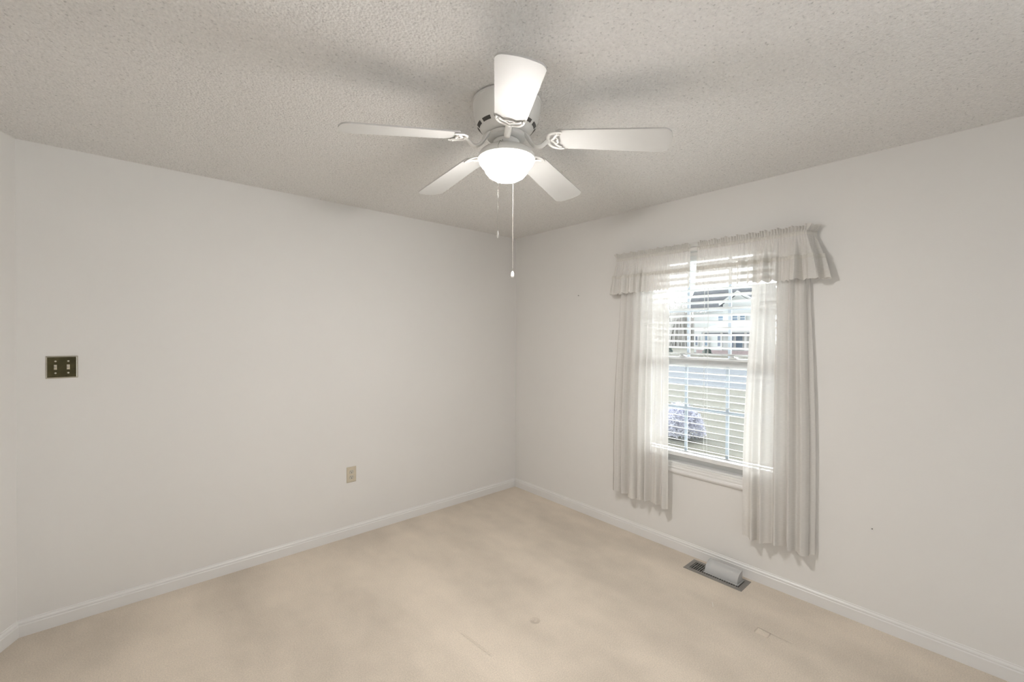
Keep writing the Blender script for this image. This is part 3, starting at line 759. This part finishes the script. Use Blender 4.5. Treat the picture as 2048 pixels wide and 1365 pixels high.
# main roof: slope rising away from the viewer
def quad_slab(bm, c, th_):
    a = [bm.verts.new(p) for p in c]; b = [bm.verts.new((p[0], p[1], p[2] - th_)) for p in c]
    bm.faces.new(a); bm.faces.new(b)
    for i in range(4): bm.faces.new((a[i], a[(i + 1) % 4], b[(i + 1) % 4], b[i]))
bm = NB(); quad_slab(bm, [(HX - 0.5, 12.5, 4.25), (HX - 0.5, 20.7, 4.25), (HX + 2.2, 21.1, 6.7), (HX + 2.2, 12.5, 6.7)], 0.15)
quad_slab(bm, [(HX + 2.2, 12.5, 6.7), (HX + 2.2, 21.1, 6.7), (HX + 4.9, 20.7, 4.25), (HX + 4.9, 12.5, 4.25)], 0.15); hp('roof', bm, M_roof)
bm = NB(); box(bm, (HX - 0.62, 16.3, 4.10), (HX - 0.48, 20.75, 4.28)); hp('gutter', bm, M_extrim)
bm = NB()
for a, b in (((16.65, 4.65), (14.85, 5.85)), ((14.85, 5.85), (12.8, 4.6))):
    v = [bm.verts.new(p) for p in ((HX - 1.5, a[0], a[1]), (HX - 1.5, b[0], b[1]), (HX - 1.5, b[0], b[1] + 0.22), (HX - 1.5, a[0], a[1] + 0.22))]
    u = [bm.verts.new((HX - 1.3, q.co.y, q.co.z)) for q in v]
    bm.faces.new(v); bm.faces.new(u)
    for i in range(4): bm.faces.new((v[i], v[(i + 1) % 4], u[(i + 1) % 4], u[i]))
hp('gable_trim', bm, M_extrim)
bm = NB(); quad_slab(bm, [(HX - 1.25, 16.75, 4.7), (HX - 1.25, 14.85, 5.98), (HX + 2.0, 14.85, 5.98), (HX + 2.0, 16.75, 4.7)], 0.1)
quad_slab(bm, [(HX - 1.25, 14.85, 5.98), (HX - 1.25, 12.7, 4.55), (HX + 2.0, 12.7, 4.55), (HX + 2.0, 14.85, 5.98)], 0.1); hp('gable_roof', bm, M_roof)
# porch
bm = NB(); quad_slab(bm, [(HX - 2.6, 12.4, 2.02), (HX - 2.6, 18.7, 2.02), (HX, 17.0, 2.75), (HX, 12.4, 2.75)], 0.12); hp('porch_roof', bm, M_siding)
bm = NB(); box(bm, (HX - 2.7, 12.4, 1.80), (HX - 2.55, 18.7, 2.0)); hp('porch_fascia', bm, M_extrim)
bm = NB(); box(bm, (HX - 2.5, 12.4, 1.60), (HX - 2.2, 18.0, 1.80)); hp('porch_soffit', bm, M_shutter)
for y in (17.75, 15.9, 13.6):
    bm = NB(); box(bm, (HX - 2.6, y - 0.10, GZ), (HX - 2.4, y + 0.10, 1.85)); hp('porch_post', bm, M_extrim)
def hwin(x, y0, y1, z0, z1, mt=None):
    bm = NB(); f_ = 0.08
    box(bm, (x - 0.10, y0 - f_, z0 - f_), (x - 0.03, y0, z1 + f_)); box(bm, (x - 0.10, y1, z0 - f_), (x - 0.03, y1 + f_, z1 + f_))
    box(bm, (x - 0.10, y0, z0 - f_), (x - 0.03, y1, z0)); box(bm, (x - 0.10, y0, z1), (x - 0.03, y1, z1 + f_)); box(bm, (x - 0.10, y0, (z0 + z1) / 2 - 0.03), (x - 0.03, y1, (z0 + z1) / 2 + 0.03))
    w_ = hp('window_frame', bm, M_extrim)
    bm = NB(); box(bm, (x - 0.05, y0, z0), (x - 0.01, y1, z1)); o = obj('pane', bm, mt or M_exglass, w_)
hwin(HX, 18.45, 19.05, 0.4, 1.45); hwin(HX, 16.65, 17.35, 0.35, 1.5, M_shutter); hwin(HX, 16.65, 17.3, 2.9, 3.7)
hwin(HX - 1.2, 14.35, 15.0, 0.15, 1.5); hwin(HX - 1.2, 14.85, 15.35, 2.95, 3.7); hwin(HX - 1.2, 14.15, 14.6, 2.95, 3.7); hwin(HX, 19.55, 19.8, 0.4, 1.4, M_shutter)
for y in (15.35, 15.65):
    bm = NB(); box(bm, (HX - 1.26, y - 0.09, 0.1), (HX - 1.2, y + 0.09, 1.5)); hp('shutter', bm, M_shutter)
bm = NB(); box(bm, (HX - 3.2, 12.4, GZ), (HX - 2.9, 18.2, 0.02)); hp('porch_wall', bm, M_brick)

def tree(name, x, y, hgt, seed, label, spread=0.5, depth=5, group='bare trees beyond the road'):
    rs = random.Random(seed); root = empty(name, (x, y, GZ), label, 'tree', group)
    tb, br = NB(), NB()
    def grow(p, d, L, r, lvl):
        q = p + d * L
        b_ = tb if lvl == 0 else br
        tube(b_, [p, q], [r, r * 0.65], 5 if lvl < 2 else 3, up=Vector((0.2, 1, 0.1)))
        if lvl >= depth: return
        for i in range(3 if lvl < 4 else 2):
            nd = (d + Vector((rs.uniform(-1, 1), rs.uniform(-1, 1), rs.uniform(-0.3, 0.6))) * spread * 1.2).normalized()
            start = p + d * L * (rs.uniform(0.55, 1.0) if i else 1.0)
            grow(start, nd, L * rs.uniform(0.62, 0.8), max(r * 0.58, 0.02), lvl + 1)
    grow(Vector((0, 0, 0)), Vector((rs.uniform(-.05, .05), rs.uniform(-.05, .05), 1)).normalized(), hgt * 0.26, hgt * 0.022, 0)
    raw('trunk', tb, M_bark, root, False); raw('branches', br, M_twig, root, False)
tree('bare_tree', 48, 24.6, 8.5, 1, 'bare grey tree left of the white house, nearest to it', 0.36)
tree('bare_tree', 50, 30.0, 8.5, 3, 'bare grey tree furthest left of the white house', 0.36)
# brush at the edge of the woods: countless stems
bm = NB(); rs = random.Random(4)
for i in range(2600):
    x = rs.uniform(62, 70); y = rs.uniform(29, 47); h_ = rs.uniform(2.5, 9.0); dx, dy = rs.uniform(-.8, .8), rs.uniform(-.8, .8)
    tube(bm, [(x, y, GZ), (x + dx, y + dy, GZ + h_)], [0.10, 0.025], 3, up=Vector((1, 0.2, 0)))
tag(raw('brush', bm, M_twig, smooth=False), 'pale tangle of bare winter brush left of the white house', 'brush', kind='stuff')

def blob_bush(name, x, y, r, h_, mt, label, n_, seed, cat='shrub', leaf=0.05, group=None, z=GZ, twigs=0):
    rs = random.Random(seed); root = empty(name, (x, y, z), label, cat, group)
    bm = NB()
    for i in range(n_):
        a = rs.uniform(0, 2 * PI); v = rs.uniform(0, 1) ; rr_ = (rs.uniform(0.5, 1.0)) ** 0.5
        el = math.asin(v); p = Vector((math.cos(a) * math.cos(el) * r * rr_ * 1.0, math.sin(a) * math.cos(el) * r * rr_, 0.05 + math.sin(el) * h_ * rr_))
        q = Matrix.Rotation(rs.uniform(0, 6.28), 3, Vector((rs.uniform(-1, 1), rs.uniform(-1, 1), rs.uniform(-1, 1))).normalized())
        s = leaf * rs.uniform(0.5, 1.2)
        f = [bm.verts.new(p + q @ Vector(c) * s) for c in ((-1, 0, 0), (0, -0.45, 0.1), (1, 0, 0), (0, 0.45, 0.1))]
        bm.faces.new(f)
    raw('foliage', bm, mt, root, False)
    bm = NB()
    for i in range(max(twigs, 6)):
        a = rs.uniform(0, 2 * PI); t_ = rs.uniform(0.3, 1.0)
        tip = Vector((math.cos(a) * r * t_, math.sin(a) * r * t_, h_ * math.sqrt(max(0.05, 1 - t_ * t_)) * rs.uniform(0.85, 1.15)))
        mid = tip * 0.5 + Vector((rs.uniform(-.1, .1) * r, rs.uniform(-.1, .1) * r, 0.1 * h_))
        tube(bm, [(0, 0, 0), mid, tip], [0.02 * r, 0.014 * r, 0.005 * r], 4)
    raw('stems', bm, M_bark if not twigs else mt, root, False)
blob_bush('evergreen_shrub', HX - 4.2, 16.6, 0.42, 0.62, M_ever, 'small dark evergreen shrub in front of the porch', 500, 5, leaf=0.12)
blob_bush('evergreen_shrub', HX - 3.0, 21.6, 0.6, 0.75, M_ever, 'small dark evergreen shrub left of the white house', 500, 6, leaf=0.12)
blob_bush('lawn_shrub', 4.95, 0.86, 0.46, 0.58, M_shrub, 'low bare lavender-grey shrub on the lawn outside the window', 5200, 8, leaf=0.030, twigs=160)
